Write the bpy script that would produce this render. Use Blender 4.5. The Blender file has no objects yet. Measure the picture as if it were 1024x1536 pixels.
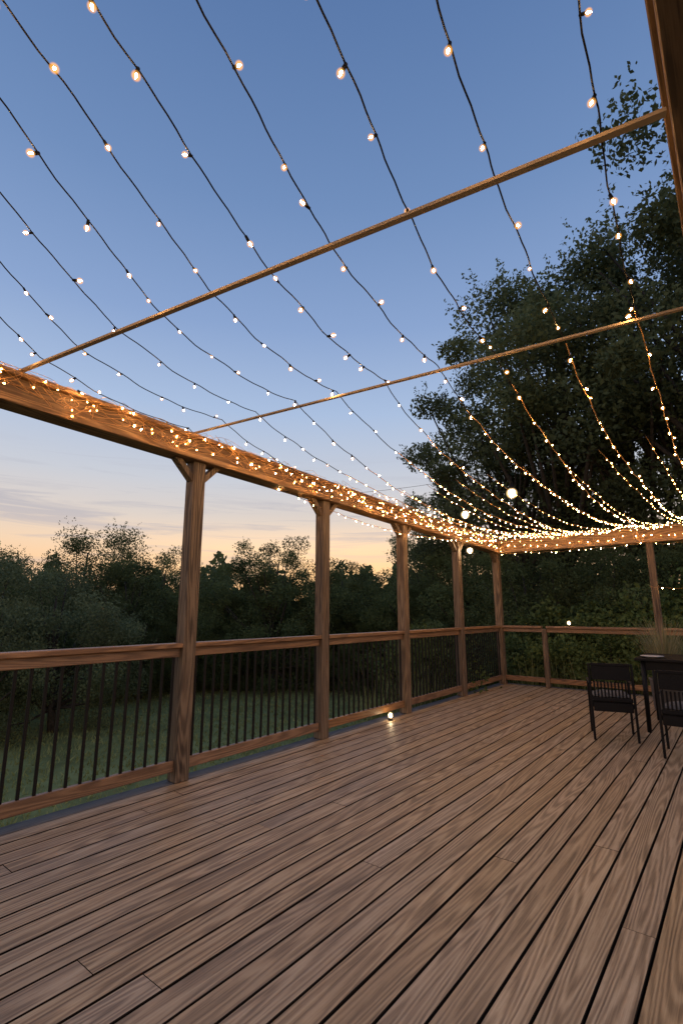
import bpy, bmesh, math, random
import numpy as np
from mathutils import Vector, Matrix
random.seed(7); rng=np.random.default_rng(7)
scn=bpy.context.scene; col=scn.collection
scn.view_settings.view_transform='Standard'; scn.view_settings.look='None'; scn.view_settings.exposure=0
R=math.radians

# ------------------------------------------------------------------ helpers
def link(o): col.objects.link(o); return o
def mesh_from(name,verts,faces,mats,smooth=False,fm=None):
    me=bpy.data.meshes.new(name); me.from_pydata([tuple(v) for v in verts],[],faces)
    for m in (mats if isinstance(mats,(list,tuple)) else [mats]): me.materials.append(m)
    if fm is not None: me.polygons.foreach_set('material_index',fm)
    if smooth: me.polygons.foreach_set('use_smooth',[True]*len(me.polygons))
    me.update(); return me
def obj(name,me,loc=(0,0,0),rot=(0,0,0),parent=None,label=None,cat=None,group=None,kind=None,scale=None):
    o=bpy.data.objects.new(name,me); link(o); o.location=loc; o.rotation_euler=rot
    if scale: o.scale=scale
    if parent: o.parent=parent
    if label:o["label"]=label
    if cat:o["category"]=cat
    if group:o["group"]=group
    if kind:o["kind"]=kind
    return o
def box_data(size,off=(0,0,0),bevel=0.004):
    bm=bmesh.new(); bmesh.ops.create_cube(bm,size=1)
    for v in bm.verts: v.co=Vector((v.co.x*size[0]+off[0],v.co.y*size[1]+off[1],v.co.z*size[2]+off[2]))
    if bevel>0: bmesh.ops.bevel(bm,geom=list(bm.edges),offset=bevel,segments=1,affect='EDGES')
    return bm
def box_mesh(name,size,mat,off=(0,0,0),bevel=0.004,shear=0):
    bm=box_data(size,off,bevel)
    if shear:
        for v in bm.verts: v.co.z+=shear*v.co.y
    me=bpy.data.meshes.new(name); bm.to_mesh(me); bm.free(); me.materials.append(mat); return me
def join_boxes(name,specs,mat,bevel=0.003):
    V=[];F=[]
    for s in specs:
        bm=box_data(s[0],(0,0,0),bevel)
        M=Matrix.Translation(s[1])@(s[2].to_4x4() if len(s)>2 else Matrix.Identity(4))
        bm.verts.ensure_lookup_table(); n=len(V)
        for v in bm.verts: V.append(tuple(M@v.co))
        for f in bm.faces: F.append([n+v.index for v in f.verts])
        bm.free()
    return mesh_from(name,V,F,mat)
def tube(path,rad,sides=6,V=None,F=None):
    if V is None: V=[];F=[]
    path=[Vector(p) for p in path]; n0=len(V)
    for i,p in enumerate(path):
        t=(path[min(i+1,len(path)-1)]-path[max(i-1,0)])
        if t.length<1e-9: t=Vector((0,0,1))
        t.normalize(); a=Vector((0,0,1)) if abs(t.z)<.9 else Vector((1,0,0))
        u=t.cross(a).normalized(); w=t.cross(u)
        r=rad[i] if hasattr(rad,'__len__') else rad
        for k in range(sides):
            an=2*math.pi*k/sides; V.append(tuple(p+u*(r*math.cos(an))+w*(r*math.sin(an))))
    for i in range(len(path)-1):
        for k in range(sides):
            a=n0+i*sides+k; b=n0+i*sides+(k+1)%sides
            F.append([a,b,b+sides,a+sides])
    F.append([n0+k for k in range(sides)][::-1]); F.append([n0+(len(path)-1)*sides+k for k in range(sides)])
    return V,F
def lathe(prof,seg=16,V=None,F=None,off=(0,0,0)):
    if V is None: V=[];F=[]
    n0=len(V)
    for r,z in prof:
        for k in range(seg):
            a=2*math.pi*k/seg; V.append((off[0]+r*math.cos(a),off[1]+r*math.sin(a),off[2]+z))
    for i in range(len(prof)-1):
        for k in range(seg):
            a=n0+i*seg+k;b=n0+i*seg+(k+1)%seg; F.append([a,b,b+seg,a+seg])
    return V,F

# ------------------------------------------------------------------ materials
def newmat(name):
    m=bpy.data.materials.new(name); m.use_nodes=True; nt=m.node_tree; nt.nodes.clear()
    out=nt.nodes.new('ShaderNodeOutputMaterial'); return m,nt,out
def N(nt,t,**k):
    n=nt.nodes.new(t)
    for a,b in k.items(): setattr(n,a,b)
    return n
def ramp(nt,stops):
    r=N(nt,'ShaderNodeValToRGB'); e=r.color_ramp.elements
    while len(e)<len(stops): e.new(.5)
    for i,(p,c) in enumerate(stops): e[i].position=p; e[i].color=(c[0],c[1],c[2],1)
    return r
def math_n(nt,op,a,b=None):
    n=N(nt,'ShaderNodeMath',operation=op)
    for i,v in enumerate((a,b)):
        if v is None: continue
        if isinstance(v,(int,float)): n.inputs[i].default_value=v
        else: nt.links.new(v,n.inputs[i])
    return n.outputs[0]
def wood(name,axis,dark,mid,light,rough=.55,attr=None,gs=1.0,contrast=1.0,bump=.25,rings=80.0,vvar=.3,cross=9,blotch=.45,fine=(6,260),fw=.66,along=.62,cracks=0):
    m,nt,out=newmat(name); L=nt.links.new
    tc=N(nt,'ShaderNodeTexCoord'); oi=N(nt,'ShaderNodeObjectInfo')
    if attr:
        at=N(nt,'ShaderNodeAttribute',attribute_name=attr); rnd=at.outputs['Fac']
    else: rnd=oi.outputs['Random']
    off=N(nt,'ShaderNodeCombineXYZ'); r100=math_n(nt,'MULTIPLY',rnd,73.0)
    for i in range(3): L(r100,off.inputs[i])
    add=N(nt,'ShaderNodeVectorMath',operation='ADD'); L(tc.outputs['Object'],add.inputs[0]); L(off.outputs[0],add.inputs[1])
    def mp(s_al,s_cr):
        sc=[s_cr]*3; sc[axis]=s_al
        mm=N(nt,'ShaderNodeMapping'); mm.inputs['Scale'].default_value=sc; L(add.outputs[0],mm.inputs[0]); return mm.outputs[0]
    n1=N(nt,'ShaderNodeTexNoise'); n1.inputs['Scale'].default_value=1; n1.inputs['Detail'].default_value=.8; n1.inputs['Distortion'].default_value=.1
    L(mp(along*gs,cross*gs),n1.inputs['Vector'])
    nw=N(nt,'ShaderNodeTexNoise'); nw.inputs['Scale'].default_value=1; nw.inputs['Detail'].default_value=2; L(mp(12,70),nw.inputs['Vector'])
    c=math_n(nt,'ADD',math_n(nt,'MULTIPLY',n1.outputs['Fac'],rings),math_n(nt,'MULTIPLY',nw.outputs['Fac'],2.4)); s=math_n(nt,'SINE',c); s=math_n(nt,'MULTIPLY_ADD',s,.5); 
    s.node.inputs[2].default_value=.5
    s=math_n(nt,'POWER',s,1.3)
    n2=N(nt,'ShaderNodeTexNoise'); n2.inputs['Scale'].default_value=1; n2.inputs['Detail'].default_value=4; n2.inputs['Roughness'].default_value=.65; L(mp(*fine),n2.inputs['Vector'])
    n3=N(nt,'ShaderNodeTexNoise'); n3.inputs['Scale'].default_value=1; n3.inputs['Detail'].default_value=3; L(mp(.7,5),n3.inputs['Vector'])
    gstr=math_n(nt,'FRACT',math_n(nt,'MULTIPLY',rnd,41.7)); gstr=math_n(nt,'MULTIPLY_ADD',gstr,.5); gstr.node.inputs[2].default_value=.65
    s=math_n(nt,'MULTIPLY',s,gstr)
    a=math_n(nt,'MULTIPLY',s,.34*contrast); b=math_n(nt,'MULTIPLY_ADD',n2.outputs['Fac'],fw); b.node.inputs[2].default_value=(.66-fw)/2; d=math_n(nt,'MULTIPLY_ADD',n3.outputs['Fac'],blotch); d.node.inputs[2].default_value=(.45-blotch)/2
    f=math_n(nt,'ADD',math_n(nt,'ADD',a,b),d); f=math_n(nt,'SUBTRACT',f,.3)
    if cracks:
        nc=N(nt,'ShaderNodeTexNoise'); nc.inputs['Scale'].default_value=1; nc.inputs['Detail'].default_value=2; L(mp(1.6,45),nc.inputs['Vector'])
        ck=N(nt,'ShaderNodeMapRange'); ck.inputs['From Min'].default_value=.60; ck.inputs['From Max'].default_value=.68; ck.inputs['To Min'].default_value=0; ck.inputs['To Max'].default_value=cracks; L(nc.outputs['Fac'],ck.inputs['Value'])
        f=math_n(nt,'SUBTRACT',f,ck.outputs[0])
    rp=ramp(nt,[(0.08,dark),(.45,mid),(.85,light)]); L(f,rp.inputs[0])
    hsv=N(nt,'ShaderNodeHueSaturation'); L(rp.outputs[0],hsv.inputs['Color'])
    v=math_n(nt,'MULTIPLY_ADD',rnd,vvar); v.node.inputs[2].default_value=1-vvar/2; L(v,hsv.inputs['Value'])
    fr=math_n(nt,'FRACT',math_n(nt,'MULTIPLY',rnd,17.3)); sa=math_n(nt,'MULTIPLY_ADD',fr,.16); sa.node.inputs[2].default_value=.93; L(sa,hsv.inputs['Saturation'])
    n4=N(nt,'ShaderNodeTexNoise'); n4.inputs['Scale'].default_value=1.7; n4.inputs['Detail'].default_value=6; n4.inputs['Roughness'].default_value=.65; L(tc.outputs['Object'],n4.inputs['Vector'])
    st=ramp(nt,[(.3,(.84,.84,.84)),(.55,(1,1,1)),(.75,(1.06,1.05,1.04))]); L(n4.outputs['Fac'],st.inputs[0])
    mx=N(nt,'ShaderNodeMixRGB',blend_type='MULTIPLY'); mx.inputs[0].default_value=1; L(hsv.outputs[0],mx.inputs[1]); L(st.outputs[0],mx.inputs[2])
    p=N(nt,'ShaderNodeBsdfPrincipled'); L(mx.outputs[0],p.inputs['Base Color'])
    rr=math_n(nt,'MULTIPLY_ADD',f,-.18); rr.node.inputs[2].default_value=rough+.08; L(rr,p.inputs['Roughness'])
    if bump>0:
        bp=N(nt,'ShaderNodeBump'); bp.inputs['Strength'].default_value=bump; bp.inputs['Distance'].default_value=.004
        L(math_n(nt,'ADD',math_n(nt,'MULTIPLY',s,.6*contrast),n2.outputs['Fac']),bp.inputs['Height']); L(bp.outputs[0],p.inputs['Normal'])
    L(p.outputs[0],out.inputs[0]); return m
def plain(name,c,rough=.5,metal=0,var=.25,scale=8,bump=0,spec=.5):
    m,nt,out=newmat(name); L=nt.links.new
    tc=N(nt,'ShaderNodeTexCoord'); n=N(nt,'ShaderNodeTexNoise'); n.inputs['Scale'].default_value=scale; n.inputs['Detail'].default_value=4; L(tc.outputs['Object'],n.inputs['Vector'])
    rp=ramp(nt,[(.3,[x*(1-var) for x in c]),(.7,[x*(1+var) for x in c])]); L(n.outputs['Fac'],rp.inputs[0])
    p=N(nt,'ShaderNodeBsdfPrincipled'); L(rp.outputs[0],p.inputs['Base Color']); p.inputs['Roughness'].default_value=rough; p.inputs['Metallic'].default_value=metal; p.inputs['Specular IOR Level'].default_value=spec
    if bump:
        b=N(nt,'ShaderNodeBump'); b.inputs['Strength'].default_value=bump; L(n.outputs['Fac'],b.inputs['Height']); L(b.outputs[0],p.inputs['Normal'])
    L(p.outputs[0],out.inputs[0]); return m
def leafmat(name,dark,mid,light):
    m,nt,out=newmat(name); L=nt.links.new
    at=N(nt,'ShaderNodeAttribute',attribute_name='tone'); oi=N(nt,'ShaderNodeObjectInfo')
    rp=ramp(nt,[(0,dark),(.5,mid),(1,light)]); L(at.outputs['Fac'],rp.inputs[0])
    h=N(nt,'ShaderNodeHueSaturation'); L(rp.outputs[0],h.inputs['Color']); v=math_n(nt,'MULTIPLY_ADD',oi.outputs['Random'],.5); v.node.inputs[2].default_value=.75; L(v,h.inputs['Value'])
    d=N(nt,'ShaderNodeBsdfPrincipled'); d.inputs['Roughness'].default_value=.6; d.inputs['Specular IOR Level'].default_value=.15; L(h.outputs[0],d.inputs['Base Color'])
    t=N(nt,'ShaderNodeBsdfTranslucent'); L(h.outputs[0],t.inputs[0]); mx=N(nt,'ShaderNodeMixShader'); mx.inputs[0].default_value=.38
    L(d.outputs[0],mx.inputs[1]); L(t.outputs[0],mx.inputs[2]); L(mx.outputs[0],out.inputs[0]); return m
def emit(name,c,s):
    m,nt,out=newmat(name); e=N(nt,'ShaderNodeEmission'); e.inputs[0].default_value=(*c,1); e.inputs[1].default_value=s; nt.links.new(e.outputs[0],out.inputs[0]); return m
def haloglow(name,c,s,amax=.75,pw=2.6):  # see-through emissive shell, added to paint a soft halo round each bulb
    m,nt,out=newmat(name); L=nt.links.new
    e=N(nt,'ShaderNodeEmission'); e.inputs[0].default_value=(*c,1); e.inputs[1].default_value=s
    t=N(nt,'ShaderNodeBsdfTransparent'); lw=N(nt,'ShaderNodeLayerWeight'); lw.inputs[0].default_value=.5
    f=math_n(nt,'SUBTRACT',1.0,lw.outputs['Facing']); f=math_n(nt,'POWER',f,pw); f=math_n(nt,'MULTIPLY',f,amax)
    mx=N(nt,'ShaderNodeMixShader'); L(f,mx.inputs[0]); L(t.outputs[0],mx.inputs[1]); L(e.outputs[0],mx.inputs[2]); L(mx.outputs[0],out.inputs[0])
    m.cycles.emission_sampling='NONE'; return m

M_deck=wood('deck_wood',1,(.125,.078,.042),(.41,.277,.155),(.62,.46,.28),rough=.44,attr='board',contrast=1.1,bump=.4,rings=88,vvar=.08,cross=9,blotch=.08,fine=(2.0,115),fw=.8,along=.5)
M_groove=plain('deck_gap_shade',(.022,.015,.010),.95,0,.3,12,spec=.05)  # gap shade painted dark onto the board sides and chamfers
M_edge=wood('deck_edge_wood',1,(.06,.05,.045),(.13,.11,.095),(.19,.165,.14),rough=.75)
M_wy=wood('timber_along_y',1,(.09,.045,.018),(.26,.14,.06),(.40,.23,.105),cracks=.35,bump=.7,rough=.65)
M_wx=wood('timber_along_x',0,(.11,.057,.022),(.28,.16,.068),(.42,.25,.115),cracks=.25,bump=.5)
M_pale=plain('pale_lath_wood',(.30,.225,.155),1.0,0,.12,6,spec=0)
M_wz=wood('timber_upright',2,(.045,.027,.016),(.165,.105,.060),(.28,.185,.11),cracks=.35,contrast=1.3,bump=.7,rough=.65)
M_rail=wood('rail_wood',1,(.10,.048,.024),(.28,.148,.072),(.42,.24,.125),rough=.45,cracks=.2)
M_railx=wood('rail_wood_cross',0,(.10,.048,.024),(.28,.148,.072),(.42,.24,.125),rough=.45,cracks=.2)
M_darkw=wood('dark_timber',1,(.05,.025,.012),(.13,.07,.032),(.19,.11,.055),rough=.7,cracks=.3)
M_bal=plain('baluster_metal',(.008,.006,.005),.55,0,spec=.25)
M_wire=plain('cable_rubber',(.008,.008,.010),.8,spec=.15)
M_cablelit=plain('cable_painted_lit',(.60,.29,.09),.5)  # orange colour stands in for bulb light on the far cable stretch
M_copper=plain('copper_wire',(.5,.26,.09),.45,.3)
M_black=plain('furniture_black',(.006,.005,.005),.5,0,bump=.05,spec=.2)
M_bark=plain('bark',(.06,.045,.034),.9,0,.5,14,bump=.6)
M_under=plain('deck_underside',(.004,.003,.003),.95,spec=.05)
M_core=emit('bulb_filament_glow',(1,.54,.19),1600)
M_core2=emit('small_bulb_filament_glow',(1,.52,.18),740)
M_corebig=emit('globe_filament_glow',(1,.76,.48),300)
M_corelow=emit('lamp_filament_glow',(1,.74,.42),90)
M_shell=haloglow('bulb_halo_glow',(1,.43,.08),1.7,.75,2.8)
M_shellbig=haloglow('globe_halo_glow',(1,.64,.26),2.8,.8,2.4)
M_fcore=emit('fairy_filament_glow',(1,.46,.13),360)
M_fshell=haloglow('fairy_halo_glow',(1,.36,.05),1.6,.6,3.0)
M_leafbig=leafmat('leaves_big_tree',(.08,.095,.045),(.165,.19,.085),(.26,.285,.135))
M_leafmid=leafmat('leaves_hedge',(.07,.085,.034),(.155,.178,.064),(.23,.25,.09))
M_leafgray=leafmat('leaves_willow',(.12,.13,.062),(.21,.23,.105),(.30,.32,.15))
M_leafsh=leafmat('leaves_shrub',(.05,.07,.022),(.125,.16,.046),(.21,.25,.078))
M_reed=leafmat('reed_blades',(.11,.13,.045),(.22,.24,.09),(.38,.34,.16))
M_straw=leafmat('straw_blades',(.22,.22,.11),(.36,.34,.18),(.5,.44,.26))
M_lawnb=leafmat('lawn_blades',(.23,.225,.075),(.37,.36,.125),(.48,.46,.18))

# ------------------------------------------------------------------ world
w=bpy.data.worlds.new("World"); scn.world=w; w.use_nodes=True; nt=w.node_tree; nt.nodes.clear(); L=nt.links.new
out=N(nt,'ShaderNodeOutputWorld'); bg=N(nt,'ShaderNodeBackground'); tc=N(nt,'ShaderNodeTexCoord'); sep=N(nt,'ShaderNodeSeparateXYZ'); L(tc.outputs['Generated'],sep.inputs[0])
sk=ramp(nt,[(0,(1.0,.54,.26)),(.08,(1.0,.63,.35)),(.125,(.91,.67,.47)),(.175,(.75,.655,.585)),(.25,(.60,.625,.69)),(.38,(.41,.53,.745)),(.52,(.26,.38,.635)),(.68,(.165,.275,.51)),(.84,(.105,.195,.405)),(1,(.08,.15,.34))])
L(sep.outputs[2],sk.inputs[0])
ga=R(38.4+3); dotn=N(nt,'ShaderNodeVectorMath',operation='DOT_PRODUCT'); L(tc.outputs['Generated'],dotn.inputs[0]); dotn.inputs[1].default_value=(-math.sin(ga),math.cos(ga),0)
gl=math_n(nt,'POWER',math_n(nt,'MAXIMUM',dotn.outputs['Value'],0.0),14.0)
lowm=ramp(nt,[(.0,(1,1,1)),(.11,(.9,.9,.9)),(.20,(0,0,0))]); lowm.color_ramp.interpolation='EASE'; L(sep.outputs[2],lowm.inputs[0])
gl=math_n(nt,'MULTIPLY',gl,lowm.outputs[0]); gl=math_n(nt,'MULTIPLY',gl,.42)
gc=N(nt,'ShaderNodeMixRGB',blend_type='ADD'); L(gl,gc.inputs[0]); L(sk.outputs[0],gc.inputs[1]); gc.inputs[2].default_value=(.70,.36,.04,1)
mp=N(nt,'ShaderNodeMapping'); mp.inputs['Scale'].default_value=(1.5,1.5,24); mp.inputs['Rotation'].default_value=(R(4),R(2),0); L(tc.outputs['Generated'],mp.inputs[0])
cn=N(nt,'ShaderNodeTexNoise'); cn.inputs['Scale'].default_value=2.2; cn.inputs['Detail'].default_value=8; cn.inputs['Roughness'].default_value=.6; cn.inputs['Distortion'].default_value=.8; L(mp.outputs[0],cn.inputs['Vector'])
cr=ramp(nt,[(.50,(0,0,0)),(.66,(1,1,1))]); L(cn.outputs['Fac'],cr.inputs[0])
mask=ramp(nt,[(0,(0,0,0)),(.06,(.25,.25,.25)),(.20,(.6,.6,.6)),(.31,(0,0,0))]); L(sep.outputs[2],mask.inputs[0])
fac=math_n(nt,'MULTIPLY',cr.outputs[0],mask.outputs[0])
cm=N(nt,'ShaderNodeMixRGB'); L(fac,cm.inputs[0]); L(gc.outputs[0],cm.inputs[1]); cm.inputs[2].default_value=(.42,.42,.50,1)
L(cm.outputs[0],bg.inputs[0]); bg.inputs[1].default_value=1.0; L(bg.outputs[0],out.inputs[0])

# ------------------------------------------------------------------ camera
cd=bpy.data.cameras.new('camera'); cam=bpy.data.objects.new('camera',cd); link(cam); scn.camera=cam
cd.sensor_fit='HORIZONTAL'; cd.sensor_width=36; cd.lens=26.26; cd.clip_end=2000; cd.clip_start=.05
cam.location=(0,0,1.32); cam.rotation_euler=(R(90+11.36),0,R(38.4))

# ------------------------------------------------------------------ ground
GZ=-1.5
m,nt2,o2=newmat('lawn_ground'); L=nt2.links.new
tcg=N(nt2,'ShaderNodeTexCoord'); g1=N(nt2,'ShaderNodeTexNoise'); g1.inputs['Scale'].default_value=.9; g1.inputs['Detail'].default_value=10; g1.inputs['Roughness'].default_value=.7; L(tcg.outputs['Object'],g1.inputs['Vector'])
gr=ramp(nt2,[(.3,(.17,.165,.06)),(.5,(.29,.28,.10)),(.7,(.39,.37,.14))]); L(g1.outputs['Fac'],gr.inputs[0])
gp=N(nt2,'ShaderNodeBsdfPrincipled'); gp.inputs['Roughness'].default_value=.95; gp.inputs['Specular IOR Level'].default_value=.05; L(gr.outputs[0],gp.inputs['Base Color']); L(gp.outputs[0],o2.inputs[0])
V=[(0,0,0)];F=[]
for k in range(64): V.append((600*math.cos(k*math.pi/32),600*math.sin(k*math.pi/32),0))
for k in range(64): F.append([0,1+k,1+(k+1)%64])
obj('ground',mesh_from('ground',V,F,m),(0,0,GZ),kind='structure')

def leaves(name,C,S,T,mat,flat=.5,up=None):
    n=len(C); a=rng.normal(size=(n,3)); a/=np.linalg.norm(a,axis=1)[:,None]; b=rng.normal(size=(n,3)); b=np.cross(a,b); b/=np.linalg.norm(b,axis=1)[:,None]
    if up is not None: a=up
    a=a*S[:,None]; b=b*(S*flat)[:,None]
    V=np.stack([C-a,C+b,C+a,C-b],axis=1).reshape(-1,3)
    me=bpy.data.meshes.new(name); me.vertices.add(4*n); me.vertices.foreach_set('co',V.ravel())
    me.loops.add(4*n); me.loops.foreach_set('vertex_index',np.arange(4*n,dtype=np.int32))
    me.polygons.add(n); me.polygons.foreach_set('loop_start',np.arange(0,4*n,4,dtype=np.int32)); me.polygons.foreach_set('loop_total',np.full(n,4,dtype=np.int32))
    me.update(calc_edges=True); at=me.attributes.new('tone','FLOAT','POINT'); at.data.foreach_set('value',np.repeat(np.clip(T,0,1),4).astype(np.float32))
    me.materials.append(mat); return me
n=60000; d=rng.random(n)**1.2*17+4.0; 
X=-d; Y=rng.uniform(-3,24,n); C=np.stack([X,Y,np.full(n,GZ+.02)],1)
up=np.stack([rng.normal(0,.45,n),rng.normal(0,.45,n),np.ones(n)],1)
T_=.5+.35*np.sin(X*1.3+np.sin(Y*.9)*2)*np.sin(Y*1.1+X*.4)+rng.normal(0,.25,n)
obj('lawn_grass',leaves('lawn_grass',C,rng.uniform(.03,.075,n),T_,M_lawnb,.25,up),kind='stuff',label='short mown green lawn grass below the deck',cat='grass')

# ------------------------------------------------------------------ trees
def make_tree(H,cr,cz,ncl,lpc,ls,mat,trunk_r=.16,zlow=.25,seed=0,rc=.09,rin=.35,low=1.0,tw=(.6,1.3)):
    rg=np.random.default_rng(seed); rnd=random.Random(seed)
    cen=[]
    while len(cen)<ncl:
        p=rg.uniform(-1,1,3); r=np.linalg.norm(p)
        if r>1 or r<rin: continue
        lump=1+.2*math.sin(3*math.atan2(p[1],p[0])+seed)+.12*rg.normal()
        q=np.array([p[0]*cr*H*lump,p[1]*cr*H*lump,cz*H+p[2]*(1-cz)*H*(.93 if p[2]>0 else low)])
        if q[2]<zlow*H: continue
        cen.append(q)
    cen=np.array(cen); Cs=[];Ss=[];Ts=[]
    for c in cen:
        k=int(lpc*rg.uniform(.6,1.4)); rad=rc*H*rg.uniform(.6,1.4)
        o=rg.normal(size=(k,3)); o/=np.linalg.norm(o,axis=1)[:,None]; o*=(rg.random(k)**.45)[:,None]*rad; o[:,2]*=.7
        Cs.append(c+o); Ss.append(ls*rg.uniform(.6,1.3,k)); base=rg.uniform(.15,.7)
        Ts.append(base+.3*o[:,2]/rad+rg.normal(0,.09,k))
        for q in range(7):
            d_=rg.normal(size=3); d_[2]=abs(d_[2])*.8; d_/=np.linalg.norm(d_); kk=max(4,k//26)
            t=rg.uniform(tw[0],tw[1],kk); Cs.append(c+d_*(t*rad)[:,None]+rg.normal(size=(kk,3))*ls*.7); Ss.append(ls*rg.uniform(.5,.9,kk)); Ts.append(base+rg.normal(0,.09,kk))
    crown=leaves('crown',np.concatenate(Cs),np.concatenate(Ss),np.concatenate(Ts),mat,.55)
    V=[];F=[]; tp=[]
    x=y=0
    for i in range(7):
        tp.append(Vector((x,y,i/6*H*.8))); x+=rnd.uniform(-.02,.02)*H; y+=rnd.uniform(-.02,.02)*H
    tube(tp,[trunk_r*(1.35 if i==0 else 1-.13*i) for i in range(7)],9,V,F)
    for c in cen[:40]:
        c=Vector(c); i=min(5,max(1,int(c.z/H*4))); s=tp[i]; mid=s.lerp(c,.5)+Vector((0,0,-.03*H))
        tube([s,mid,c],[trunk_r*.4,trunk_r*.24,trunk_r*.07],5,V,F)
    return mesh_from('trunk',V,F,M_bark,True),crown
def put_tree(name,meshes,yaw,dist,sc,label,group,cat='tree',rz=None,z=GZ,sz=None):
    a=R(38.4-yaw); loc=(-math.sin(a)*dist,math.cos(a)*dist,z)
    e=obj(name,None,loc,(0,0,random.uniform(0,6.28) if rz is None else rz),label=label,cat=cat,group=group)
    e.empty_display_size=.3; e.scale=(sc,sc,sc if sz is None else sz)
    obj('trunk',meshes[0],parent=e); obj('crown',meshes[1],parent=e); return e
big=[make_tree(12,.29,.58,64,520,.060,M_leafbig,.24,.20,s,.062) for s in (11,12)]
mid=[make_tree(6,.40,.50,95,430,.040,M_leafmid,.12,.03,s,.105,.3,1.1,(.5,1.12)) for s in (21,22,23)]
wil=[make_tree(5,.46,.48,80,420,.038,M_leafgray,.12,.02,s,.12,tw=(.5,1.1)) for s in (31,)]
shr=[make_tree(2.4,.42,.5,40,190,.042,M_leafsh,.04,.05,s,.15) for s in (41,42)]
L1='tall dense leafy tree standing beyond the deck, dark against the sky'
for yaw,d,s in [(12.8,21,.80),(18.2,19.5,1.06),(24.8,18.5,1.32),(31.5,19,1.30),(38.5,19,1.46),(45,15,1.42)]:
    put_tree('tall_tree',big[int(yaw*2)%2],yaw,d,s,L1,'tall trees beyond the deck')
L2='dark green leafy tree at the edge of the lawn'
for yaw,d,s in [(-42,18,.85),(-37,19,.82),(-32,20,.80),(-27,21,1.04),(-23,19,.80),(-19.5,21,.92),(-15.5,20,.70),(-11.5,21,.76),(-7.6,19,.96),(-3.5,21,.80),(0.5,20,.84),(3.5,20,.74),(7,20,.62),(10,18.5,.92),(13,18,.84),(16,17,.82),(20,15,.8),(24,15,.8),(28,14.5,.75),(32,14.5,.75),(36,14,.75),(40,14,.75)]:
    put_tree('leafy_tree',mid[int(abs(yaw)*3)%3],yaw,d,s,L2,'trees along the edge of the lawn')
for yaw,d,s in [(-28.5,14.5,.80),(-36,14,.84)]:
    put_tree('willow_bush',wil[0],yaw,d,s,'broad grey-green willow bush on the lawn','grey-green bushes on the lawn','bush')
for yaw,d,s in [(-18,19,1.1),(-13.5,19.5,1.0),(-10,19.5,1.1),(-4.5,19.5,1.1),(-1,19,1.2),(2.5,18.5,1.1),(6,18,1.1),(10,16.2,1.1),(13,15.6,1.1),(-21,18.5,1.2),(-24.5,18,1.1)]:
    put_tree('lawn_shrub',mid[int(abs(yaw))%3],yaw,d,s*.42,'low dark round shrub at the lawn edge','shrubs at the lawn edge','shrub')
for x,y,s in [(-3.4,10.9,1.05),(-2.7,11.2,1.12),(-2.1,10.8,1.05),(-1.5,11.2,1.15),(-.9,10.8,1.1),(-.2,11,1.2),(-4.1,11.6,1.1),(-3,12.4,1.4),(-1.9,12.6,1.5),(-.9,12.5,1.5),(.2,12.2,1.5),(-4.9,8.8,1.05)]:
    e=obj('shrub',None,(x,y,GZ),(0,0,random.uniform(0,6)),label='yellow-green leafy shrub growing against the deck railing',cat='shrub',group='shrubs around the deck',scale=(s,s,s))
    k=int(x*7)%2; obj('trunk',shr[k][0],parent=e); obj('crown',shr[k][1],parent=e)
n=70000; az=rng.uniform(-70,62,n); dd=rng.uniform(26,38,n)
prof=4.5+.7*np.sin(az*.31)+.6*np.sin(az*.83+1)+.5*np.sin(az*1.9+2)
hh=prof*rng.random(n)**.8; a=np.radians(38.4-az)
C=np.stack([-np.sin(a)*dd,np.cos(a)*dd,GZ+hh],1)
obj('distant_wood',leaves('distant_wood',C,rng.uniform(.12,.28,n),rng.random(n)*.5,M_leafmid,.6),kind='stuff',label='dark far-off wood closing the view behind the lawn',cat='wood')
def reed_mesh(name,nb,h,spread,mat,wid=.008,seed=0):
    rg=np.random.default_rng(seed); V=[];F=[];T=[]
    for i in range(nb):
        an=rg.uniform(0,6.28); r=spread*rg.random()**.7*.4; b=Vector((r*math.cos(an),r*math.sin(an),0)); hh=h*rg.uniform(.55,1.05); ln=rg.uniform(.1,1)*spread
        dr=Vector((math.cos(an),math.sin(an),0)); s=Vector((-dr.y,dr.x,0))*wid*rg.uniform(.6,1.4); n0=len(V); t=rg.random()
        for k in range(5):
            u=k/4; c=b+dr*ln*u*u+Vector((0,0,hh*(u-.18*u*u*u))); ww=1-u*.85
            V.append(c-s*ww); V.append(c+s*ww); T+= [t,t]
        for k in range(4): F.append([n0+2*k,n0+2*k+1,n0+2*k+3,n0+2*k+2])
    me=mesh_from(name,V,F,mat); at=me.attributes.new('tone','FLOAT','POINT'); at.data.foreach_set('value',np.array(T,dtype=np.float32)); return me
rm=[reed_mesh('ornamental_grass',170,2.45,.55,M_reed,.010,s) for s in (1,2)]
for i,(x,y,s) in enumerate([(-3.4,10.15,1),(-2.9,10.25,.97),(-2.4,10.1,1.0),(-1.95,10.3,.98),(-1.5,10.1,1.02),(-1.0,10.2,1),(-.5,10.15,1),(-4.35,7.2,.97),(-4.4,8.1,1),(-4.3,9.0,.98),(-4.45,6.4,.93)]):
    obj('ornamental_grass',rm[i%2],(x,y,GZ),(0,0,i*1.3),label='tall arching ornamental grass beside the deck railing',cat='ornamental grass',group='ornamental grasses around the deck',scale=(s,s,s))

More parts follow.
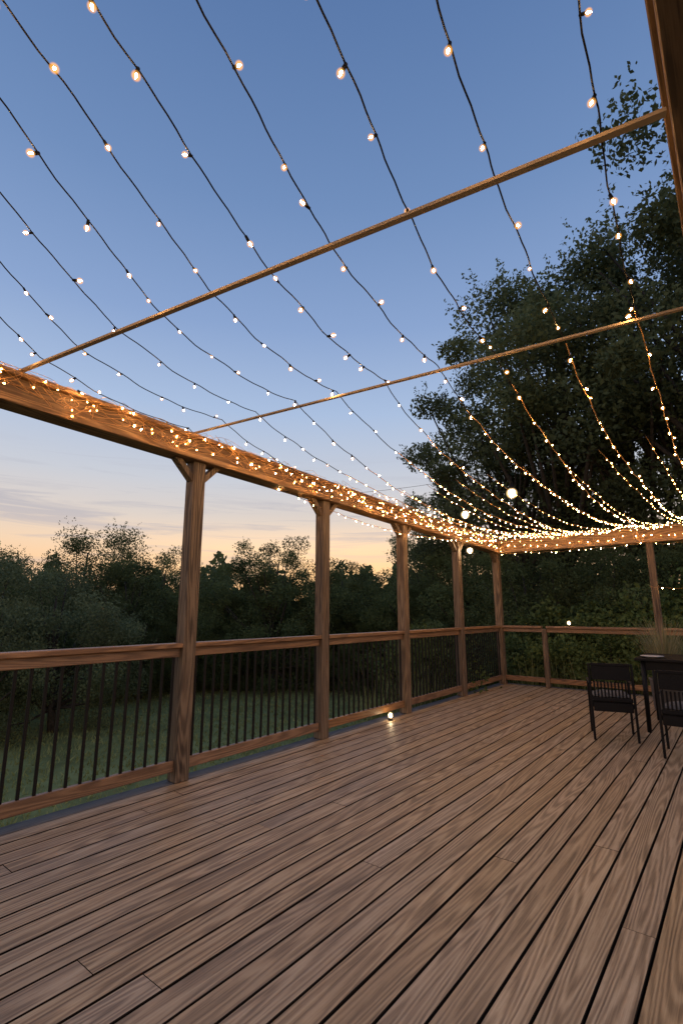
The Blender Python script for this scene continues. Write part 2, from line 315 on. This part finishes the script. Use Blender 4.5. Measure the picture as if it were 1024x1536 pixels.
# ------------------------------------------------------------------ deck floor
XL=-3.66; XR=2.2; Y0=-1.6; Y1=9.62
V=[];F=[];T=[];FM=[]
pitch=.134; wv=.1268; c=.003; t=.03; x=XL+.004
while x<XR:
    y=Y0-random.uniform(0,4.2)
    while y<Y1:
        ln=random.choice([4.88,6.1,6.1]); ya=max(y,Y0)+.0015; yb=min(y+ln,Y1)-.0015
        if yb-ya>.1:
            n0=len(V); rv=random.random(); dz=random.uniform(-.0012,.0012)
            for yy in (ya,yb):
                for px,pz in ((0,-t),(0,-c),(c,0),(wv-c,0),(wv,-c),(wv,-t)): V.append((x+px,yy,pz+dz)); T.append(rv)
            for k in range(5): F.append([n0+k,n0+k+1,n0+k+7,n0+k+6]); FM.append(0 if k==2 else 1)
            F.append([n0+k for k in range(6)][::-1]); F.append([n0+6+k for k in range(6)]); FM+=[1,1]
        y+=ln
    x+=pitch
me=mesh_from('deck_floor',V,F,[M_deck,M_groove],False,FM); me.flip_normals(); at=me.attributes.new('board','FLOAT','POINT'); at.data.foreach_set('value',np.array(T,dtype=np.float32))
deck=obj('deck_floor',me,kind='structure')
obj('deck_edge_board',box_mesh('deck_edge_board',(.14,11.3,.032),M_edge,(0,0,0),.004),(-3.735,4.02,-.016),parent=deck)
obj('deck_edge_board',box_mesh('deck_edge_board',(6.0,.10,.032),M_edge,(0,0,0),.004),(-.8,9.675,-.016),parent=deck)
obj('deck_fascia',join_boxes('deck_fascia',[((.03,11.4,.24),(-3.79,4.0,-.155)),((6.2,.03,.24),(-.8,9.71,-.155))],M_darkw),parent=deck)
obj('deck_frame',join_boxes('deck_frame',[((5.8,.045,.18),(-.8,yy,-.135)) for yy in np.arange(-1.4,9.7,.45)]+[((5.7,11.2,.01),(-.8,4.0,-.24))]+[((.14,.14,1.25),(xx,yy,-.88)) for xx in (-3.6,-1,1.8) for yy in (-1.2,2.5,6,9.5)],M_under),parent=deck)

# ------------------------------------------------------------------ posts, beams
PY=[-.93,.82,2.57,4.32,6.05,7.80,9.55]; PX=-3.70
zb=lambda y:2.70-.0265*y
def knee_mesh(axis,mat):
    wd=.038; V=[]; pr=[(0,-.185),(0,-.11),(.015,-.098),(.11,0),(.185,0)]
    for q in (-wd,wd):
        for a,z in pr: V.append((a,q,z) if axis=='x' else (q,a,z))
    n=len(pr); F=[list(range(n)),list(range(n,2*n))[::-1]]
    for k in range(n): F.append([k,(k+1)%n,n+(k+1)%n,n+k])
    me=mesh_from('knee_brace',V,F,mat); bm=bmesh.new(); bm.from_mesh(me); bmesh.ops.recalc_face_normals(bm,faces=bm.faces); bmesh.ops.bevel(bm,geom=list(bm.edges),offset=.003,segments=1,affect='EDGES'); bm.to_mesh(me); bm.free(); return me
KY=knee_mesh('y',M_wz)
def post(x,y,h,braces,s=.122):
    e=obj('pergola_post',None,(x,y,.001),label='square brown timber post standing on the deck under the pergola beam',cat='post',group='pergola posts around the deck')
    obj('post_shaft',box_mesh('post_shaft',(s,s,h),M_wz,(0,0,h/2),.007),parent=e)
    for b in braces:
        if b=='+y': obj('knee_brace',KY,(0,s/2-.002,h),parent=e)
        if b=='-y': obj('knee_brace',KY,(0,-s/2+.002,h),(0,0,math.pi),parent=e)
    return e
for y in PY: post(PX,y,zb(y)-.002,['+y','-y'] if 1<y<9 else ([] if y<1 else ['-y']))
zf=zb(9.55)
post(-1.09,9.55,zf-.003,[],.10); 
for y,h in ((-.7,2.98),(4.4,2.845),(9.55,zf-.003)): post(.08,y,h,[],.12)
def beamY(name,x,ya,yb,za,zbm,specs,label):
    e=obj(name,None,(x,(ya+yb)/2,(za+zbm)/2),label=label,cat='beam')
    sl=(zbm-za)/(yb-ya)
    for nm,sx,sz,ox,oz,mt in specs:
        obj(nm,box_mesh(nm,(sx,yb-ya,sz),mt,(ox,0,oz),.005,sl),parent=e)
    return e
beamY('pergola_beam',PX,-1.0,9.62,zb(-1),zb(9.62),[('beam_timber',.10,.16,-.03,.135,M_darkw),('beam_ledge',.19,.055,.01,.0275,M_wy),('beam_cap',.15,.035,-.01,.2325,M_wy)],'long brown timber beam resting on posts, draped with fairy lights')
e=obj('pergola_beam',None,(-1.65,9.55,zf),label='golden-lit timber beam across the far end of the deck',cat='beam')
for nm,sy,sz,oy,oz,mt in [('beam_timber',.10,.17,.0,.132,M_wx),('beam_ledge',.16,.05,-.01,.022,M_wx),('beam_cap',.14,.03,0,.232,M_wx)]:
    obj(nm,box_mesh(nm,(3.95,sy,sz),mt,(0.0,oy,oz),.005),parent=e)
beamY('pergola_beam',.09,-1.0,9.45,3.02,2.74,[('beam_timber',.16,.19,0,.095,M_darkw),('beam_cap',.2,.03,0,.207,M_darkw)],'dark timber beam running along the side of the deck')
e=obj('pergola_beam',None,(-1.8,-.75,3.2),label='timber beam holding the near ends of the light strings',cat='beam')
obj('beam_timber',box_mesh('beam_timber',(4.0,.12,.2),M_darkw,(0,0,0.0),.005),parent=e)
def lath(p,q,s):
    p=Vector(p);q=Vector(q);d=q-p;L_=d.length
    me=box_mesh('crossbar',(L_,s,s*.55),M_pale,(0,0,0),0)
    o=obj('crossbar',me,(p+q)/2,label='slim pale wooden crossbar laid over the beams under the light strings',cat='crossbar',group='wooden crossbars over the deck')
    o.rotation_euler=(0,-math.asin(d.z/L_),math.atan2(d.y,d.x)); return o
b1=lambda x:1.1+(x+3.7)/3.7*.65
b2=lambda x:2.5+(x+3.7)/3.7*.58
lath((-3.75,b1(-3.75),2.932),(.0,1.75,2.965),.028)
lath((-3.75,b2(-3.75),2.893),(.0,3.08,2.945),.024)

# ------------------------------------------------------------------ railings
def railing(p,q,axis,bal=True):
    L_=abs(q-p); e=None
    if axis=='y': e=obj('deck_railing',None,(PX,(p+q)/2,0.0)); mt=M_rail
    else: e=obj('deck_railing',None,((p+q)/2,9.55,0.0)); mt=M_railx
    e['label']='wooden deck railing with dark metal balusters between posts' if bal else 'open wooden deck railing at the far end'; e['category']='railing'; e['group']='railings around the deck'
    def sz(l,w_,h): return (w_,l,h) if axis=='y' else (l,w_,h)
    obj('top_rail',box_mesh('top_rail',sz(L_,.115,.038),mt,(0,0,1.049),.006),parent=e)
    obj('rail_board',box_mesh('rail_board',sz(L_,.036,.07),mt,(0,0,.992),.004),parent=e)
    obj('bottom_rail',box_mesh('bottom_rail',sz(L_,.045,.085),mt,(0,0,.125),.005),parent=e)
    if bal:
        nb=int(round(L_/.097)); bm_=BALM
        for i in range(nb):
            u=-L_/2+(i+.5)*L_/nb; o=bpy.data.objects.new('baluster',bm_); o.parent=e; o.location=(0,u,0) if axis=='y' else (u,0,0); col.objects.link(o)
BALM=box_mesh('baluster',(.019,.019,.80),M_bal,(0,0,.562),.003)
hs=.062
for a,b in zip(PY[:-1],PY[1:]): railing(a+hs,b-hs,'y')
railing(PX+hs,-2.92,'x',False); railing(-2.84,-1.145,'x',False); railing(-1.035,.02,'x',False)
e=obj('railing_post',None,(-2.88,9.55,.001),label='short timber post carrying the railing',cat='post')
obj('post_shaft',box_mesh('post_shaft',(.078,.085,1.02),M_wz,(0,0,.51),.005),parent=e)

# ------------------------------------------------------------------ bulbs
def sphere(V,F,fm,r,cz,mi,sz=1,seg=8,rg_=5,point=0):
    prof=[]
    for i in range(rg_+1):
        a=math.pi*i/rg_; z=math.cos(a); rr=math.sin(a)
        if z<0 and point: rr*=1+point*z; z*=1+point
        prof.append((max(r*rr,1e-5),cz+r*sz*z))
    f0=len(F); lathe(prof,seg,V,F); fm+= [mi]*(len(F)-f0)
def bulb_mesh(name,rc_,rs,sock,mats,core_sz=1.5,cseg=8,sr=1.15):
    V=[];F=[];fm=[]
    lathe([(.0,0.006),(rc_*sr,0.003),(rc_*sr*1.15,-sock*.6),(rc_*sr*.8,-sock),(.0,-sock)],8,V,F); fm+=[0]*len(F)
    sphere(V,F,fm,rc_,-sock-rc_*core_sz*.9,1,core_sz,cseg,5,.45); sphere(V,F,fm,rs,-sock-rc_*core_sz,2,1.0,18,14)
    return mesh_from(name,V,F,mats,True,fm)
B_MAIN=bulb_mesh('light_bulb',.0043,.0160,.024,[M_wire,M_core,M_shell],2.1,6,1.4)
B_FAR=bulb_mesh('light_bulb',.0041,.0140,.013,[M_wire,M_core2,M_shell],1.7,6,1.3)
B_FAIRY=bulb_mesh('fairy_bulb',.0036,.0130,.004,[M_copper,M_fcore,M_fshell],1.1,6)
B_GLOBE=bulb_mesh('globe_bulb',.034,.060,.05,[M_wire,M_corebig,M_shellbig],1.0,14,.8)
def add_bulb(me,p,parent,tilt=.5,name='light_bulb'):
    o=bpy.data.objects.new(name,me); o.parent=parent; o.location=p
    tx=random.gauss(0,tilt); ty=random.gauss(0,tilt); 
    if tilt>.3 and random.random()<.3: ty+=random.choice((-1.2,1.2))
    o.rotation_euler=(tx,ty,random.uniform(0,6.28)); s=random.uniform(.7,1.12); o.scale=(s,s,s); col.objects.link(o)
def catpath(nodes,sags,step=.05):
    pts=[];
    for j,(a,b,s) in enumerate(zip(nodes[:-1],nodes[1:],sags)):
        a=Vector(a);b=Vector(b);n=max(2,int((b-a).length/step))
        for k in range(n):
            u=k/n; p=a.lerp(b,u); v=u**.85 if s>.25 else u
            if s>.25: p.x=a.x+(b.x-a.x)*u**1.5
            p.z-=4*s*v*(1-v); pts.append(p)
    pts.append(Vector(nodes[-1])); return pts
def string(nodes,sags,spacing,radius,mat,label,group,name,bmesh_fn,wob=.004,tilt=.55,jit=.18,lit_from=None):
    base=Vector(nodes[0]); P=catpath(nodes,sags)
    acc=0; nxt=random.uniform(.05,.25); B=[]; ph=random.uniform(0,9); out_=[]
    for i,p in enumerate(P):
        q=p+Vector((wob*(math.sin(i*.6+ph)+.5*math.sin(i*1.7+ph*2)+3.0*math.sin(i*.11+ph)),0,wob*(math.cos(i*.8+ph)+.6*math.sin(i*.37+ph)*1.5)))
        out_.append(q-base)
        if i: acc+=(P[i]-P[i-1]).length
        if acc>=nxt: B.append((q-base,P[i].y)); nxt=acc+spacing(P[i].y)*random.uniform(1-jit,1+jit)
    e=obj(name,None,base,label=label,cat='string lights',group=group); e.empty_display_size=.1
    V,F=tube(out_,radius,5); fm=None; mats=mat
    if lit_from is not None:
        mats=[mat,M_cablelit]; fm=[1 if V[f[0]][1]+base.y>lit_from else 0 for f in F]
    obj('cable',mesh_from('cable',V,F,mats,True,fm),parent=e)
    for p,y in B[:99]: add_bulb(bmesh_fn(y),p,e,tilt)
    return e
for i in range(10):
    xn=-.03-.205*i; x1=-.18-.365*i; x2=-.28-.385*i; xf=-.05-.355*i
    nodes=[(xn,-.7,3.31),(x1,b1(x1),2.985),(x2,b2(x2),2.96),(xf,9.5,zf+.30)]
    string(nodes,[.05,.07,random.uniform(.38,.54)],lambda y:(.27 if y<2.6 else (.22 if y<3.6 else .125)),.0034,M_wire,
      'black cable string light with glowing warm bulbs stretched over the deck','string lights stretched over the deck','string_light',lambda y:B_MAIN if y<3.6 else B_FAR,jit=.4,lit_from=2.9+.12*i)
# finer strings run from a support wire stretched across the deck to the far beam
sw=lambda x:5.0; SWZ=2.78
V,F=tube([(-3.66+3.7*k/20,5.0,zb(5.0)+.25+(2.92-zb(5.0)-.25)*k/20-.10*4*(k/20)*(1-k/20)) for k in range(21)],.0022,5)
obj('support_wire',mesh_from('support_wire',V,F,M_wire,True),label='thin dark support wire stretched across the deck between beams',cat='wire')
for i in range(9):
    x2=-.50-.37*i; xf=-.22-.355*i; k=(x2+3.66)/3.7
    z0=zb(5.0)+.25+(2.92-zb(5.0)-.25)*k-.10*4*k*(1-k)
    string([(x2,5.0,z0),(xf,9.48,zf+.28)],[random.uniform(.16,.24)],lambda y:.15,.0024,M_copper,
      'thin copper fairy light string sagging over the deck','fairy light strings over the deck','fairy_light_string',lambda y:B_FAIRY,.004,jit=.5)
for ya,xf,sg in ((3.4,-.9,.42),(4.6,-.25,.40),(5.9,-1.7,.36)):
    string([(-3.62,ya,zb(ya)+.26),(xf,9.48,zf+.30)],[sg],lambda y:.17,.0026,M_copper,
      'thin copper fairy light string sagging over the deck','fairy light strings over the deck','fairy_light_string',lambda y:B_FAIRY,.006,jit=.5)
for a,b in zip(PY[:-1],PY[1:]):
    e=obj('fairy_light_garland',None,(PX+.05,a,zb(a)+.1),label='tangled copper fairy lights draped along the timber beam',cat='fairy lights',group='fairy light garlands on the beams')
    V=[];F=[]
    for s in range(5):
        pts=[]; m_=44
        for k in range(m_):
            u=k/(m_-1); yy=(b-a)*u+.13*math.sin(k*1.1+s*2)+random.uniform(-.06,.06)
            zz=.045+(.082+.012*s)*math.sin(k*.8+s*1.7)*random.uniform(.3,1.2)-.0265*(b-a)*u; xx=.06+.05*abs(math.sin(k*.5+s))+random.uniform(-.02,.02)
            if zz>.13: xx-=.05
            pts.append((xx,yy,zz))
        sm=[]
        for k in range(len(pts)-1):
            p0=Vector(pts[max(k-1,0)]);p1=Vector(pts[k]);p2=Vector(pts[k+1]);p3=Vector(pts[min(k+2,len(pts)-1)])
            for q in range(5):
                t=q/5; sm.append(.5*((2*p1)+(-p0+p2)*t+(2*p0-5*p1+4*p2-p3)*t*t+(-p0+3*p1-3*p2+p3)*t**3))
        tube(sm,.0018,3,V,F)
        if s<3:
            k=3+s*2
            while k<m_: add_bulb(B_FAIRY,pts[k],e,.8,'fairy_bulb'); k+=random.choice((2,6,9,13) if a<2 else (3,5,8,11))
    nn=11
    for k in range(nn):
        add_bulb(B_MAIN if random.random()<.8 else B_FAR,(.098,(b-a)*(k+.5+random.uniform(-.48,.48))/nn,-.0265*(b-a)*k/nn+random.choice((-.02,.0,.0,.06,.1))+random.uniform(-.01,.02)),e,.8)
    obj('cable',mesh_from('cable',V,F,M_copper,True),parent=e)
for zoff,yo in ((-.02,9.43),(.27,9.5),(.12,9.45)):
    string([(-3.6,yo,zf+zoff),(-1.1,yo,zf+zoff),(-.0,yo,zf+zoff)],[.03,.03],lambda y:.13,.0018,M_copper,'fairy light string pinned along the far timber beam','fairy light garlands on the beams','fairy_light_string',lambda y:B_FAR,.008,jit=.5)
string([(-1.16,9.48,1.75),(-1.02,9.44,1.72),(-.3,9.40,1.85)],[.02,.08],lambda y:.13,.0018,M_copper,'short fairy light string hanging from the post','fairy light strings over the deck','fairy_light_string',lambda y:B_FAR,.01)
for p,top in [((-3.5,7.9,2.42),zb(7.9)),((-2.72,6.05,2.66),2.76),((-1.75,5.07,2.62),2.72)]:
    e=obj('globe_light',None,(p[0],p[1],top),label='bright round globe bulb hanging on a short cord',cat='globe light',group='globe lights under the strings')
    V,F=tube([(0,0,0),(0,0,p[2]-top)],.004,6); obj('cord',mesh_from('cord',V,F,M_wire),parent=e)
    obj('globe_bulb',B_GLOBE,(0,0,p[2]-top),parent=e)
def small_lamp(p,label):
    e=obj('deck_light',None,p,label=label,cat='deck light',group='small lamps on the deck')
    V,F=lathe([(0,0),(.03,0),(.03,.012),(.012,.018),(.012,.03),(0,.03)],14); obj('lamp_base',mesh_from('lamp_base',V,F,M_bal,True),parent=e)
    V=[];F=[];fm=[]; sphere(V,F,fm,.020,.058,0,1.25,12,8); sphere(V,F,fm,.034,.06,1,1.2,18,14)
    obj('lamp_bulb',mesh_from('lamp_bulb',V,F,[M_corelow,M_shellbig],True,fm),parent=e)
small_lamp((-3.60,5.52,.001),'small glowing lamp standing on the deck by the railing')
small_lamp((-2.45,9.55,1.069),'small glowing lamp standing on the top rail')

# ------------------------------------------------------------------ furniture
M_cush=plain('cushion_fabric',(.12,.115,.105),.9,0,.3,60,bump=.3)
M_weave=plain('woven_resin',(.008,.007,.007),.6,0,.5,90,bump=.8,spec=.18)
def chair(loc,rz,label,sc=.94):
    e=obj('patio_chair',None,loc,(0,0,rz),label=label,cat='chair',group='black patio chairs at the table',scale=(sc*.97,sc,sc*.96))
    for sx in (-1,1):
        obj('leg',join_boxes('leg',[((.026,.026,.86),(sx*.222,-.01,.43))],M_black,.004),parent=e)
        obj('leg',join_boxes('leg',[((.026,.026,.62),(sx*.222,.43,.31))],M_black,.004),parent=e)
        obj('armrest',join_boxes('armrest',[((.036,.48,.020),(sx*.222,.22,.633))],M_black,.006),parent=e)
    obj('seat',join_boxes('seat',[((.41,.056,.03),(0,.045+.062*k,.425)) for k in range(7)]+[((.03,.40,.05),(s*.200,.21,.385)) for s in (-1,1)]+[((.41,.022,.10),(0,-.005,.37)),((.41,.022,.10),(0,.43,.37))],M_black,.004),parent=e)
    sl=[((.018,.012,.20),(-.180+.036*k,-.012,.56)) for k in range(11)]
    sl+=[((.41,.028,.03),(0,-.012,.85)),((.405,.016,.16),(0,-.012,.755)),((.41,.022,.04),(0,-.012,.455))]
    obj('backrest',join_boxes('backrest',sl,M_weave,.003),parent=e)
    V=[];F=[]; G=13
    for top in (1,-1):
        for a in range(G):
            for b in range(G):
                u=a/(G-1)*2-1; v=b/(G-1)*2-1; h=.038*(1-u**6)*(1-v**6)
                V.append((u*.195,.225+v*.195,.480+top*h+ (.004*math.sin(u*7+v*5) if top>0 else 0)))
    for s in (0,1):
        for a in range(G-1):
            for b in range(G-1):
                k=s*G*G+a*G+b; f=[k,k+G,k+G+1,k+1]; F.append(f if s==0 else f[::-1])
    obj('cushion',mesh_from('cushion',V,F,M_cush,True),parent=e)
    return e
chair((-1.20,6.12,.001),R(16),'black patio chair with grey cushion pulled up to the table')
chair((-.53,5.72,.001),R(2),'black patio chair with its back turned, beside the table')
e=obj('patio_table',None,(-.30,7.2,.001),label='black rectangular patio table set with white plates',cat='table')
obj('table_top',join_boxes('table_top',[((1.52,.098,.028),(0,-.41+.1025*k,.785)) for k in range(9)],M_black,.004),parent=e)
obj('apron',join_boxes('apron',[((1.36,.022,.10),(0,s*.40,.72)) for s in (-1,1)]+[((.022,.78,.10),(s*.68,0,.72)) for s in (-1,1)],M_black,.003),parent=e)
for sx in (-1,1):
    for sy in (-1,1):
        V,F=tube([(sx*.69,sy*.41,0),(sx*.68,sy*.40,.77)],[.023,.028],8); obj('leg',mesh_from('leg',V,F,M_black,True),parent=e)
M_pot=plain('pot_ceramic',(.10,.09,.085),.6,0,.2,20,bump=.2)
e=obj('potted_grass',None,(-.90,8.0,.001),label='dark pot of wispy dry ornamental grass standing behind the table',cat='potted plant')
V,F=lathe([(0,0),(.14,0),(.18,.08),(.20,.44),(.21,.46),(.185,.46),(.18,.41),(0,.41)],24); obj('pot',mesh_from('pot',V,F,M_pot,True),parent=e)
obj('grass_tuft',reed_mesh('grass_tuft',340,.98,.40,M_straw,.006,9),(0,0,.41),parent=e)
M_plate=plain('plate_ceramic',(.6,.58,.55),.3,0,.05)
V,F=lathe([(0,0),(.06,0),(.075,.006),(.12,.018),(.122,.021),(.075,.010),(0,.008)],24)
pm=mesh_from('plate',V,F,M_plate,True)
for p in ((-.90,6.93,.801),(-.40,6.93,.801)): obj('plate',pm,p,label='white round plate on the black table',cat='plate',group='plates on the table')
